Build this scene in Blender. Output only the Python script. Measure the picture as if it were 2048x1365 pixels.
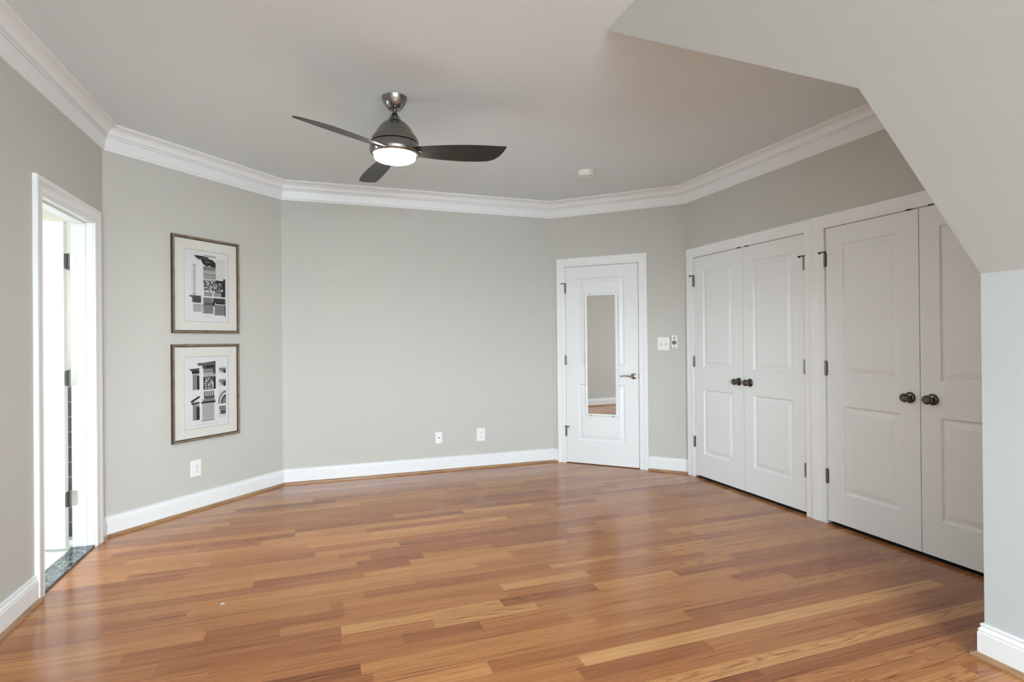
import bpy, math, random
from mathutils import Vector, Matrix

# ------------------------------------------------------------------ clearing
for o in list(bpy.data.objects):
    bpy.data.objects.remove(o, do_unlink=True)
SC = bpy.context.scene
COL = SC.collection
rnd = random.Random(7)

# ------------------------------------------------------------------ camera
CAM_H = 1.28
F_PX, YAW, PITCH, ROLL, CY = 1119.82, 19.3809, 0.1537, -0.5061, 679.12
_y, _p, _r = (math.radians(a) for a in (YAW, PITCH, ROLL))
R0 = Vector((math.cos(_y), -math.sin(_y), 0)); F0 = Vector((math.sin(_y), math.cos(_y), 0)); U0 = Vector((0, 0, 1))
FW = F0 * math.cos(_p) + U0 * math.sin(_p)
U1 = -F0 * math.sin(_p) + U0 * math.cos(_p)
RT = R0 * math.cos(_r) + U1 * math.sin(_r)
UP = -R0 * math.sin(_r) + U1 * math.cos(_r)
cd = bpy.data.cameras.new('camera')
cam = bpy.data.objects.new('camera', cd); COL.objects.link(cam)
cd.sensor_fit = 'HORIZONTAL'; cd.sensor_width = 36.0
cd.lens = F_PX / 2048 * 36.0
cd.shift_y = (CY - 682.5) / 2048
cd.clip_start = 0.05
cam.matrix_world = Matrix(((RT.x, UP.x, -FW.x, 0), (RT.y, UP.y, -FW.y, 0), (RT.z, UP.z, -FW.z, CAM_H), (0, 0, 0, 1)))
SC.camera = cam

# ------------------------------------------------------------------ world and light
SC.view_settings.view_transform = 'Standard'
SC.view_settings.look = 'None'
SC.view_settings.exposure = 1.70
SC.view_settings.gamma = 1.0
SC.view_settings.use_curve_mapping = False
SC.cycles.diffuse_bounces = 6
world = bpy.data.worlds.new('world'); SC.world = world
world.use_nodes = True
SKY, GROUND = 14.0, 0.50
def build_sky():
    """overcast sky above the horizon, dimmer ground below it"""
    N, L = world.node_tree.nodes, world.node_tree.links
    tc = N.new('ShaderNodeTexCoord'); sp = N.new('ShaderNodeSeparateXYZ'); L.new(tc.outputs['Generated'], sp.inputs[0])
    mr = N.new('ShaderNodeMapRange'); mr.inputs['From Min'].default_value = -1; mr.inputs['From Max'].default_value = 1
    L.new(sp.outputs['Z'], mr.inputs['Value'])
    r = N.new('ShaderNodeValToRGB'); e = r.color_ramp.elements
    e[0].position = 0.0; e[0].color = (GROUND * .74, GROUND * .9, GROUND, 1)
    e[1].position = 1.0; e[1].color = (.74, .89, 1.0, 1)
    a = e.new(0.485); a.color = (GROUND * .74, GROUND * .9, GROUND, 1)
    b = e.new(0.515); b.color = (.79, .91, 1.0, 1)
    L.new(mr.outputs[0], r.inputs[0]); L.new(r.outputs[0], N['Background'].inputs[0])
    N['Background'].inputs[1].default_value = SKY
build_sky()

def portal(name, loc, direction, sx, sy):
    """tells the renderer where the sky enters the room"""
    l = bpy.data.lights.new(name, 'AREA'); l.shape = 'RECTANGLE'
    l.size = sx; l.size_y = sy; l.cycles.is_portal = True
    o = bpy.data.objects.new(name, l); COL.objects.link(o)
    o.location = loc
    o.rotation_euler = Vector(direction).to_track_quat('-Z', 'Z').to_euler()
    return o

REAR = -3.4
portal('sky_rear_window', (0.55, REAR - 0.13, 1.45), (0, 1, 0), 2.95, 1.55)
portal('sky_bathroom_window', (-2.35, 1.84, 1.75), (0, 1, 0), 0.42, 0.42)
portal('sky_added_bathroom_opening', (-3.41, 3.875, 1.375), (1, 0, 0), 0.87, 0.77)  # added opening, lets more sky light through the doorway onto the closets

# ------------------------------------------------------------------ room dimensions
H = 2.7362
A = Vector((-1.3235, 4.4016)); B = Vector((-0.2801, 5.4639)); C = Vector((2.3731, 5.4639)); D = Vector((3.3411, 4.4935))
LX, RX = A.x, D.x
KX, KY, KZ = 2.5107, 1.4878, 1.5321            # low side wall: face, end, height
CX, CYY, PX = 1.3029, 2.3264, 1.8585           # slope crease x, tip y, break x

# ------------------------------------------------------------------ helpers
class MB:
    def __init__(s): s.v = []; s.f = []; s.m = []; s.uv = None
    def add(s, vs, fs, m=0):
        b = len(s.v); s.v += [tuple(p) for p in vs]
        s.f += [tuple(i + b for i in f) for f in fs]; s.m += [m] * len(fs)
        return s
    def box(s, x0, x1, y0, y1, z0, z1, m=0):
        vs = [(x, y, z) for z in (z0, z1) for y in (y0, y1) for x in (x0, x1)]
        return s.add(vs, [(0, 2, 3, 1), (4, 5, 7, 6), (0, 1, 5, 4), (2, 6, 7, 3), (0, 4, 6, 2), (1, 3, 7, 5)], m)
    def rbox(s, x0, x1, z0, z1, yb, yf, bev, m=0):
        """plate on a wall: back at yb, front at yf (yf < yb) with bevelled front edge"""
        ym = yf + bev
        r = [(x0, yb, z0), (x1, yb, z0), (x1, yb, z1), (x0, yb, z1),
             (x0, ym, z0), (x1, ym, z0), (x1, ym, z1), (x0, ym, z1),
             (x0 + bev, yf, z0 + bev), (x1 - bev, yf, z0 + bev), (x1 - bev, yf, z1 - bev), (x0 + bev, yf, z1 - bev)]
        f = [(3, 2, 1, 0)]
        for k in (0, 4):
            for i in range(4):
                j = (i + 1) % 4
                f.append((k + i, k + j, k + 4 + j, k + 4 + i))
        f.append((8, 9, 10, 11))
        return s.add(r, f, m)
    def lathe(s, prof, n=32, origin=(0, 0, 0), axis='z', m=0, cap=True):
        """prof: (radius, along) pairs"""
        vs = []; fs = []
        for (r, a) in prof:
            for i in range(n):
                t = 2 * math.pi * i / n
                c, d = r * math.cos(t), r * math.sin(t)
                p = {'z': (c, d, a), 'y': (c, a, d), 'x': (a, c, d)}[axis]
                vs.append((p[0] + origin[0], p[1] + origin[1], p[2] + origin[2]))
        for k in range(len(prof) - 1):
            for i in range(n):
                j = (i + 1) % n
                fs.append((k * n + i, k * n + j, (k + 1) * n + j, (k + 1) * n + i))
        if cap:
            fs.append(tuple(range(n))[::-1]); fs.append(tuple((len(prof) - 1) * n + i for i in range(n)))
        return s.add(vs, fs, m)
    def prism(s, pts, z0, z1, m=0):
        n = len(pts)
        vs = [(x, y, z0) for x, y in pts] + [(x, y, z1) for x, y in pts]
        fs = [tuple(range(n))[::-1], tuple(range(n, 2 * n))] + [(i, (i + 1) % n, n + (i + 1) % n, n + i) for i in range(n)]
        return s.add(vs, fs, m)
    def tube(s, pts, r, n=10, m=0):
        pts = [Vector(p) for p in pts]; rs = r if isinstance(r, (list, tuple)) else [r] * len(pts)
        vs = []; fs = []
        for k, p in enumerate(pts):
            d = (pts[min(k + 1, len(pts) - 1)] - pts[max(k - 1, 0)]).normalized()
            a = d.orthogonal().normalized() if k == 0 else (a - d * a.dot(d)).normalized()
            b = d.cross(a)
            for i in range(n):
                t = 2 * math.pi * i / n
                vs.append(p + (a * math.cos(t) + b * math.sin(t)) * rs[k])
        for k in range(len(pts) - 1):
            for i in range(n):
                j = (i + 1) % n
                fs.append((k * n + i, k * n + j, (k + 1) * n + j, (k + 1) * n + i))
        fs.append(tuple(range(n))[::-1]); fs.append(tuple((len(pts) - 1) * n + i for i in range(n)))
        return s.add(vs, fs, m)
    def build(s, name, mats, parent=None, smooth=None, bevel=None, fix=True):
        me = bpy.data.meshes.new(name)
        me.from_pydata(s.v, [], s.f); me.update()
        if not isinstance(mats, (list, tuple)): mats = [mats]
        for mt in mats: me.materials.append(mt)
        for p, i in zip(me.polygons, s.m): p.material_index = i
        if fix:
            import bmesh
            bm = bmesh.new(); bm.from_mesh(me)
            bmesh.ops.recalc_face_normals(bm, faces=bm.faces[:]); bm.to_mesh(me); bm.free()
        if smooth:
            for p in me.polygons: p.use_smooth = True
            me.set_sharp_from_angle(angle=math.radians(smooth))
        o = bpy.data.objects.new(name, me); COL.objects.link(o)
        if parent: o.parent = parent
        if bevel:
            b = o.modifiers.new('edge', 'BEVEL'); b.width = bevel; b.segments = 2; b.limit_method = 'ANGLE'
        return o

def tag(o, label=None, cat=None, group=None, kind=None):
    if label: o['label'] = label
    if cat: o['category'] = cat
    if group: o['group'] = group
    if kind: o['kind'] = kind
    return o

def empty(name, loc, rz=0, label=None, cat=None, group=None, kind=None):
    o = bpy.data.objects.new(name, None); COL.objects.link(o)
    o.empty_display_size = 0.1
    o.location = loc; o.rotation_euler = (0, 0, rz)
    return tag(o, label, cat, group, kind)

def copy_tree(o, parent=None):
    c = o.copy(); COL.objects.link(c); c.parent = parent
    for ch in list(o.children): copy_tree(ch, c)
    return c

def wall_frame(P0, P1):
    """angle of the local frame whose x runs along the wall and whose -y points into the room"""
    d = (P1 - P0).normalized()
    return math.atan2(d.y, d.x)
def wall_point(P0, P1, s, z=0, o=0):
    d = (P1 - P0).normalized(); n = Vector((d.y, -d.x))
    p = P0 + d * s + n * o
    return (p.x, p.y, z)

def off_dir(Pm, P0, Pp):
    """mitre direction (per unit offset) at P0, room on the right hand side"""
    def nrm(a, b):
        d = (b - a).normalized(); return Vector((d.y, -d.x))
    if Pm is None: return nrm(P0, Pp)
    if Pp is None: return nrm(Pm, P0)
    n1, n2 = nrm(Pm, P0), nrm(P0, Pp)
    m = n1 + n2
    return m / m.dot(n1)

def run(mb, prof, Pm, P0, P1, Pp, m=0):
    """sweep profile [(d, z)] from P0 to P1, mitred against Pm and Pp (None = square end)"""
    a = off_dir(Pm, P0, P1); b = off_dir(P0, P1, Pp)
    n = len(prof)
    vs = [(P0.x + a.x * d, P0.y + a.y * d, z) for d, z in prof] + [(P1.x + b.x * d, P1.y + b.y * d, z) for d, z in prof]
    fs = [(i, i + 1, n + i + 1, n + i) for i in range(n - 1)] + [(n - 1, 0, n, 2 * n - 1), tuple(range(n)), tuple(range(n, 2 * n))[::-1]]
    mb.add(vs, fs, m)

# ------------------------------------------------------------------ materials
def new_mat(name):
    m = bpy.data.materials.new(name); m.use_nodes = True
    return m, m.node_tree.nodes, m.node_tree.links, m.node_tree.nodes['Principled BSDF']

def simple(name, col, rough=0.5, metal=0.0, noise=0.0, scale=30.0, bump=0.0, coat=0.0, spec=0.5):
    m, N, L, P = new_mat(name)
    P.inputs['Base Color'].default_value = (*col, 1)
    P.inputs['Roughness'].default_value = rough
    P.inputs['Metallic'].default_value = metal
    P.inputs['Specular IOR Level'].default_value = spec
    P.inputs['Coat Weight'].default_value = coat
    if noise or bump:
        tc = N.new('ShaderNodeTexCoord'); nz = N.new('ShaderNodeTexNoise')
        nz.inputs['Scale'].default_value = scale; nz.inputs['Detail'].default_value = 4
        L.new(tc.outputs['Object'], nz.inputs['Vector'])
        if noise:
            mx = N.new('ShaderNodeMix'); mx.data_type = 'RGBA'
            mx.inputs[6].default_value = (*[c * (1 - noise) for c in col], 1)
            mx.inputs[7].default_value = (*[min(1, c * (1 + noise)) for c in col], 1)
            L.new(nz.outputs['Fac'], mx.inputs[0]); L.new(mx.outputs[2], P.inputs['Base Color'])
        if bump:
            b = N.new('ShaderNodeBump'); b.inputs['Strength'].default_value = bump; b.inputs['Distance'].default_value = 0.002
            L.new(nz.outputs['Fac'], b.inputs['Height']); L.new(b.outputs[0], P.inputs['Normal'])
    return m

M = {}
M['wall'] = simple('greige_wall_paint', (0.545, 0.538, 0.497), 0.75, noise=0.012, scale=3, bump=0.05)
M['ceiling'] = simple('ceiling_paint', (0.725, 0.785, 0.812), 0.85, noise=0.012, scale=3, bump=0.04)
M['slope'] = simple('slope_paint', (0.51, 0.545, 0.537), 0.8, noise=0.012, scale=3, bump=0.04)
M['trim'] = simple('white_trim_paint', (0.815, 0.828, 0.83), 0.35, noise=0.008, scale=6)
M['door'] = simple('white_door_paint', (0.785, 0.802, 0.802), 0.38, noise=0.01, scale=8, bump=0.03)
M['plastic'] = simple('white_plastic', (0.84, 0.84, 0.83), 0.3, noise=0.005)
M['slot'] = simple('dark_slot', (0.03, 0.03, 0.03), 0.6, noise=0.05)
M['nickel'] = simple('satin_nickel', (0.36, 0.34, 0.31), 0.25, 1.0, noise=0.06, scale=60)
M['knob'] = simple('aged_nickel', (0.13, 0.12, 0.11), 0.2, 1.0, noise=0.08, scale=60)
M['hinge'] = simple('hinge_nickel', (0.17, 0.165, 0.15), 0.3, 1.0, noise=0.08, scale=80)
M['hinge_bright'] = simple('bright_nickel', (0.60, 0.59, 0.57), 0.35, 1.0, noise=0.05, scale=80)
M['dark'] = simple('black_metal', (0.012, 0.012, 0.012), 0.5, 0.5, noise=0.1)
M['blade'] = simple('pewter_blade', (0.030, 0.027, 0.024), 0.42, 0.35, noise=0.12, scale=20)
M['mat_board'] = simple('cream_mat_board', (0.64, 0.63, 0.58), 0.8, noise=0.01, scale=50)
M['paper'] = simple('print_paper', (0.63, 0.635, 0.63), 0.7, noise=0.01, scale=50)
for i, g in enumerate((0.012, 0.06, 0.17, 0.34, 0.55)):
    M['ink%d' % i] = simple('ink_grey_%d' % i, (g, g, g * 0.98), 0.7, noise=0.15, scale=120)
M['mirror'] = simple('mirror_glass', (0.88, 0.90, 0.90), 0.0, 1.0)
M['cream'] = simple('cream_bath_paint', (0.74, 0.70, 0.60), 0.7, noise=0.01)
M['dial'] = simple('grey_rubber', (0.16, 0.155, 0.14), 0.5, noise=0.05)

def brushed(name, col, rough):
    m, N, L, P = new_mat(name)
    P.inputs['Metallic'].default_value = 1.0
    tc = N.new('ShaderNodeTexCoord'); mp = N.new('ShaderNodeMapping'); mp.inputs['Scale'].default_value = (4, 4, 260)
    nz = N.new('ShaderNodeTexNoise'); nz.inputs['Scale'].default_value = 3; nz.inputs['Detail'].default_value = 3
    L.new(tc.outputs['Object'], mp.inputs[0]); L.new(mp.outputs[0], nz.inputs['Vector'])
    r = N.new('ShaderNodeValToRGB')
    r.color_ramp.elements[0].position = 0.3; r.color_ramp.elements[0].color = (*[c * 0.75 for c in col], 1)
    r.color_ramp.elements[1].position = 0.7; r.color_ramp.elements[1].color = (*[min(1, c * 1.2) for c in col], 1)
    L.new(nz.outputs['Fac'], r.inputs[0]); L.new(r.outputs[0], P.inputs['Base Color'])
    P.inputs['Roughness'].default_value = rough
    P.inputs['Anisotropic'].default_value = 0.6
    return m
M['brushed'] = brushed('brushed_nickel', (0.27, 0.26, 0.24), 0.24)

def lamp_glass():
    m, N, L, P = new_mat('lit_frosted_glass')
    P.inputs['Base Color'].default_value = (0.9, 0.88, 0.82, 1)
    P.inputs['Emission Color'].default_value = (1.0, 0.97, 0.92, 1)
    P.inputs['Emission Strength'].default_value = 30.0
    return m
M['lens'] = lamp_glass()

def math_node(N, L, op, a, b=None):
    n = N.new('ShaderNodeMath'); n.operation = op
    for i, x in enumerate((a, b)):
        if x is None: continue
        if isinstance(x, (int, float)): n.inputs[i].default_value = x
        else: L.new(x, n.inputs[i])
    return n.outputs[0]

def oak_floor():
    m, N, L, P = new_mat('oak_floor')
    P.inputs['Specular IOR Level'].default_value = 0.42
    uv = N.new('ShaderNodeUVMap'); uv.uv_map = 'plank'
    sx = N.new('ShaderNodeSeparateXYZ'); L.new(uv.outputs[0], sx.inputs[0])
    U, V = sx.outputs[0], sx.outputs[1]
    at = N.new('ShaderNodeAttribute'); at.attribute_name = 'tone'
    sc = N.new('ShaderNodeSeparateColor'); L.new(at.outputs['Color'], sc.inputs[0])
    T, G, K = sc.outputs[0], sc.outputs[1], sc.outputs[2]
    mn = lambda op, a, b=None: math_node(N, L, op, a, b)
    def noise(su, sv, detail=3.0, off=40.0, rough=0.55):
        c = N.new('ShaderNodeCombineXYZ')
        L.new(mn('MULTIPLY', U, su), c.inputs[0]); L.new(mn('MULTIPLY', V, sv), c.inputs[1]); L.new(mn('MULTIPLY', G, off), c.inputs[2])
        n = N.new('ShaderNodeTexNoise'); n.inputs['Scale'].default_value = 1.0
        n.inputs['Detail'].default_value = detail; n.inputs['Roughness'].default_value = rough
        L.new(c.outputs[0], n.inputs['Vector']); return n.outputs['Fac']
    big = noise(1.3, 1.1, 2.0)
    mid = noise(7.0, 3.5, 3.0, 60)
    fine = noise(9.0, 46.0, 3.0, 80)
    streak = noise(1.6, 9.0, 3.0, 70)
    pore = noise(38.0, 60.0, 2.0, 90)
    # straight grain and cathedral grain
    ts = mn('ADD', mn('MULTIPLY', V, 5.0), mn('ADD', mn('MULTIPLY', big, 6.0), mn('MULTIPLY', mid, 0.7)))
    vc = mn('ADD', V, mn('MULTIPLY', mn('SUBTRACT', big, 0.5), 1.1))
    tc = mn('ADD', mn('ADD', mn('MULTIPLY', mn('MULTIPLY', vc, vc), 16.0), mn('MULTIPLY', U, 5.5)), mn('ADD', mn('MULTIPLY', big, 6.0), mn('MULTIPLY', mid, 0.9)))
    mixt = N.new('ShaderNodeMix'); mixt.data_type = 'FLOAT'
    L.new(mn('GREATER_THAN', K, 0.5), mixt.inputs[0]); L.new(ts, mixt.inputs[2]); L.new(tc, mixt.inputs[3])
    ring = mn('ADD', mn('MULTIPLY', mn('SINE', mn('MULTIPLY', mixt.outputs[0], 6.283)), 0.5), 0.5)
    ring = mn('POWER', ring, 2.2)
    ramp = N.new('ShaderNodeValToRGB'); cr = ramp.color_ramp
    cr.elements[0].position = 0.0; cr.elements[0].color = (0.205, 0.064, 0.021, 1)
    cr.elements[1].position = 1.0; cr.elements[1].color = (0.69, 0.375, 0.145, 1)
    for p, c in ((0.3, (0.35, 0.124, 0.040, 1)), (0.55, (0.45, 0.183, 0.060, 1)), (0.78, (0.555, 0.253, 0.087, 1))):
        e = cr.elements.new(p); e.color = c
    L.new(mn('ADD', T, mn('MULTIPLY', mn('SUBTRACT', big, 0.5), 0.30)), ramp.inputs[0])
    # darker grain lines
    amt = mn('ADD', mn('MULTIPLY', ring, mn('ADD', mn('MULTIPLY', K, 0.30), 0.16)), mn('ADD', mn('MULTIPLY', mn('SUBTRACT', fine, 0.42), 0.8), 0.0))
    p2 = mn('MULTIPLY', mn('GREATER_THAN', pore, 0.66), 0.18)
    amt = mn('ADD', amt, p2)
    amt = mn('ADD', amt, mn('MULTIPLY', mn('MAXIMUM', mn('SUBTRACT', streak, 0.52), 0.0), 3.6))
    dk = N.new('ShaderNodeMix'); dk.data_type = 'RGBA'; dk.blend_type = 'MULTIPLY'
    cl = N.new('ShaderNodeClamp'); L.new(amt, cl.inputs[0])
    L.new(cl.outputs[0], dk.inputs[0]); L.new(ramp.outputs[0], dk.inputs[6]); dk.inputs[7].default_value = (0.38, 0.25, 0.17, 1)
    # seams between strips
    seam = mn('GREATER_THAN', mn('ABSOLUTE', V), 0.487)
    sm = N.new('ShaderNodeMix'); sm.data_type = 'RGBA'; sm.blend_type = 'MULTIPLY'
    L.new(mn('MULTIPLY', seam, 0.30), sm.inputs[0]); L.new(dk.outputs[2], sm.inputs[6]); sm.inputs[7].default_value = (0.25, 0.16, 0.1, 1)
    L.new(sm.outputs[2], P.inputs['Base Color'])
    L.new(mn('ADD', mn('MULTIPLY', fine, 0.10), 0.13), P.inputs['Roughness'])
    b = N.new('ShaderNodeBump'); b.inputs['Strength'].default_value = 0.12; b.inputs['Distance'].default_value = 0.001
    L.new(mn('SUBTRACT', mn('MULTIPLY', fine, 0.6), mn('MULTIPLY', seam, 0.5)), b.inputs['Height']); L.new(b.outputs[0], P.inputs['Normal'])
    return m
M['oak'] = oak_floor()

def wood(name, c0, c1, rough, sc=(3, 60, 60)):
    m, N, L, P = new_mat(name)
    tc = N.new('ShaderNodeTexCoord'); mp = N.new('ShaderNodeMapping'); mp.inputs['Scale'].default_value = sc
    nz = N.new('ShaderNodeTexNoise'); nz.inputs['Scale'].default_value = 1.0; nz.inputs['Detail'].default_value = 5
    L.new(tc.outputs['Object'], mp.inputs[0]); L.new(mp.outputs[0], nz.inputs['Vector'])
    r = N.new('ShaderNodeValToRGB')
    r.color_ramp.elements[0].position = 0.3; r.color_ramp.elements[0].color = (*c0, 1)
    r.color_ramp.elements[1].position = 0.7; r.color_ramp.elements[1].color = (*c1, 1)
    L.new(nz.outputs['Fac'], r.inputs[0]); L.new(r.outputs[0], P.inputs['Base Color'])
    P.inputs['Roughness'].default_value = rough
    return m
M['shoe'] = wood('oak_shoe_moulding', (0.26, 0.14, 0.07), (0.42, 0.25, 0.13), 0.35, (8, 8, 60))
M['frame'] = wood('bronze_picture_frame', (0.14, 0.10, 0.066), (0.29, 0.22, 0.145), 0.38, (14, 14, 14))
M['frame_edge'] = simple('dark_frame_edge', (0.035, 0.022, 0.014), 0.45, noise=0.1)

def granite():
    m, N, L, P = new_mat('black_granite')
    tc = N.new('ShaderNodeTexCoord'); mp = N.new('ShaderNodeMapping'); mp.inputs['Scale'].default_value = (20, 9, 9); mp.inputs['Rotation'].default_value = (0, 0, 0.5)
    nz = N.new('ShaderNodeTexNoise'); nz.inputs['Scale'].default_value = 2.0; nz.inputs['Detail'].default_value = 8; nz.inputs['Distortion'].default_value = 1.5
    L.new(tc.outputs['Object'], mp.inputs[0]); L.new(mp.outputs[0], nz.inputs['Vector'])
    r = N.new('ShaderNodeValToRGB')
    r.color_ramp.elements[0].position = 0.40; r.color_ramp.elements[0].color = (0.012, 0.014, 0.014, 1)
    r.color_ramp.elements[1].position = 0.8; r.color_ramp.elements[1].color = (0.34, 0.37, 0.37, 1)  # veins lightened in colour to stand in for white reflected by the stone
    L.new(nz.outputs['Fac'], r.inputs[0]); L.new(r.outputs[0], P.inputs['Base Color'])
    P.inputs['Roughness'].default_value = 0.12
    return m
M['granite'] = granite()

def tiles(name, ca, cb, grout, w, h, rough, axis='xy', rot=0.0):
    m, N, L, P = new_mat(name)
    tc = N.new('ShaderNodeTexCoord'); mp = N.new('ShaderNodeMapping')
    mp.inputs['Rotation'].default_value = (math.pi / 2 if axis == 'xz' else 0, 0, rot)
    br = N.new('ShaderNodeTexBrick'); br.offset = 0.0; br.inputs['Scale'].default_value = 1.0
    br.inputs['Color1'].default_value = (*ca, 1); br.inputs['Color2'].default_value = (*cb, 1); br.inputs['Mortar'].default_value = (*grout, 1)
    br.inputs['Mortar Size'].default_value = 0.003; br.inputs['Brick Width'].default_value = w; br.inputs['Row Height'].default_value = h
    L.new(tc.outputs['Object'], mp.inputs[0]); L.new(mp.outputs[0], br.inputs['Vector']); L.new(br.outputs['Color'], P.inputs['Base Color'])
    P.inputs['Roughness'].default_value = rough
    return m
M['tile'] = tiles('beige_floor_tile', (0.72, 0.69, 0.62), (0.68, 0.65, 0.58), (0.55, 0.52, 0.46), 0.30, 0.30, 0.3, 'xy', 0.785)
M['brown_tile'] = tiles('brown_wall_tile', (0.12, 0.10, 0.08), (0.09, 0.075, 0.06), (0.4, 0.37, 0.32), 0.30, 0.10, 0.3, 'xz')

# ------------------------------------------------------------------ FLOOR: individual oak strips in one mesh
def build_floor():
    w = 0.0825; y_base = 1.9
    x_min, x_max, y_min, y_max = LX, 4.05, REAR - 0.12, 5.75
    # joints seen in the photograph: row -> [(x, tone of the strip that starts there, cathedral)]
    T = {1: [(None, .60, 0), (.993, .92, 0), (3.05, .45, 0)], 0: [(None, .5, 0), (-.1, .6, 0), (.95, .30, 0), (1.545, .56, 0)],
         2: [(None, .72, 0), (-.55, .80, 0), (.637, .40, 0), (1.75, .45, 0)],
         3: [(None, .45, 0), (.2, .62, 0), (1.62, .3, 0), (2.6, .42, 0)], 4: [(None, .22, 1), (.16, .70, 0), (1.2, .55, 0), (2.08, .66, 1)],
         5: [(None, .55, 0), (-.2, .48, 0), (1.1, .62, 0), (2.4, .3, 1)],
         6: [(None, .60, 0), (-.4, .48, 0), (.35, .26, 0), (.697, .58, 0), (2.1, .35, 1)], 7: [(None, .42, 0), (-.6, .36, 0), (.1, .55, 0), (.5, .85, 1), (1.0, .66, 0), (2.2, .45, 0)],
         8: [(None, .48, 0), (-.6, .38, 0), (.10, .88, 1), (.85, .32, 1), (1.365, .80, 0), (1.85, .3, 0), (2.6, .4, 1)],
         9: [(None, .55, 0), (-.75, .34, 0), (-.155, .58, 0), (.9, .5, 0), (1.6, .65, 1), (2.3, .4, 0)],
         10: [(None, .72, 0), (-.465, .30, 0), (.12, .55, 0), (.905, .82, 0), (1.4, .42, 0), (2.185, .7, 0)],
         11: [(None, .56, 0), (-.2, .60, 0), (.06, .38, 0), (.12, .58, 0), (1.1, .52, 0), (2.0, .68, 0)],
         13: [(None, .5, 0), (-.58, .68, 0), (.5, .55, 0), (1.5, .4, 0)],
         15: [(None, .45, 0), (.243, .80, 0), (1.1, .5, 0)], 16: [(None, .75, 0), (-.32, .26, 0), (.51, .68, 0), (1.5, .4, 0)],
         17: [(None, .66, 0), (.217, .25, 1), (.6, .6, 0), (1.03, .28, 0), (1.8, .6, 0)],
         23: [(None, .5, 0), (-1.05, .62, 0), (-.26, .72, 0), (.355, .82, 0), (1.3, .5, 0)],
         26: [(None, .6, 0), (-.136, .22, 0), (1.04, .8, 0), (1.6, .5, 0)],
         -2: [(None, .6, 0), (.45, .88, 1), (3.3, .5, 0)], -3: [(None, .5, 0), (.9, .62, 0), (1.25, .20, 0), (1.604, .26, 0)],
         -1: [(None, .55, 0), (.9, .46, 0), (2.3, .30, 0)], -4: [(None, .45, 1), (1.5, .60, 1)], -5: [(None, .6, 0), (1.2, .58, 1)]}
    vs, fs, tone, uvs = [], [], [], []
    for r in range(int(math.floor((y_min - y_base) / w)), int(math.ceil((y_max - y_base) / w))):
        ya, yb = max(y_base + r * w, y_min), min(y_base + (r + 1) * w, y_max)
        cuts = []
        if r in T:
            t = T[r]
            cuts = [(x_min if x is None else x, tn, c) for x, tn, c in t]
            x = cuts[-1][0] + rnd.uniform(0.9, 1.5)
        else:
            x = x_min; cuts = []
            first = True
            while x < x_max:
                c = 1 if rnd.random() < 0.28 else 0
                cuts.append((x, min(.9, max(.15, rnd.gauss(.52, .15))), c))
                x += rnd.uniform(0.1, 0.9) if first else rnd.uniform(0.35, 1.5)
                first = False
        if r in T:
            while x < x_max:
                cuts.append((x, min(.9, max(.15, rnd.gauss(.48, .14))), 1 if rnd.random() < 0.3 else 0)); x += rnd.uniform(0.4, 1.4)
        for i, (x0, tn, c) in enumerate(cuts):
            x1 = cuts[i + 1][0] if i + 1 < len(cuts) else x_max
            b = len(vs)
            vs += [(x0, ya, 0), (x1, ya, 0), (x1, yb, 0), (x0, yb, 0)]
            fs.append((b, b + 1, b + 2, b + 3))
            g = rnd.random(); uo = rnd.uniform(0, 30); fl = rnd.choice((-1, 1))
            va = (ya - (y_base + (r + .5) * w)) / w; vb = (yb - (y_base + (r + .5) * w)) / w
            uvs += [(uo + fl * (x0 - x0), va), (uo + fl * (x1 - x0), va), (uo + fl * (x1 - x0), vb), (uo, vb)]
            tone += [(tn, g, float(c), 1.0)] * 4
    # underside slab
    b = len(vs)
    vs += [(x_min, y_min, -.06), (x_max, y_min, -.06), (x_max, y_max, -.06), (x_min, y_max, -.06)]
    fs.append((b + 3, b + 2, b + 1, b)); tone += [(.5, .5, 0, 1)] * 4; uvs += [(0, 0)] * 4
    me = bpy.data.meshes.new('floor'); me.from_pydata(vs, [], fs); me.update()
    me.uv_layers.new(name='plank'); me.color_attributes.new('tone', 'FLOAT_COLOR', 'CORNER')
    me.uv_layers['plank'].data.foreach_set('uv', [c for p in uvs for c in p])
    me.color_attributes['tone'].data.foreach_set('color', [c for p in tone for c in p])
    me.materials.append(M['oak'])
    o = bpy.data.objects.new('floor', me); COL.objects.link(o)
    return tag(o, 'glossy red oak strip floor of the empty bedroom', 'floor', kind='structure')
build_floor()

# ------------------------------------------------------------------ WALLS
TH = 0.12
def wall_obj(name, P0, P1, label, openings=(), ext0=0.05, ext1=0.05, z1=H, mat=None, th=TH):
    """openings: (s0, s1, z0, z1)"""
    L = (P1 - P0).length
    mb = MB(); xs = -ext0
    for (s0, s1, za, zb) in sorted(openings):
        mb.box(xs, s0, 0, th, 0, z1)
        if zb < z1: mb.box(s0, s1, 0, th, zb, z1)
        if za > 0: mb.box(s0, s1, 0, th, 0, za)
        xs = s1
    mb.box(xs, L + ext1, 0, th, 0, z1)
    o = mb.build(name, mat or M['wall'])
    o.location = (P0.x, P0.y, 0); o.rotation_euler = (0, 0, wall_frame(P0, P1))
    return tag(o, label, 'wall', kind='structure')

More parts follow.
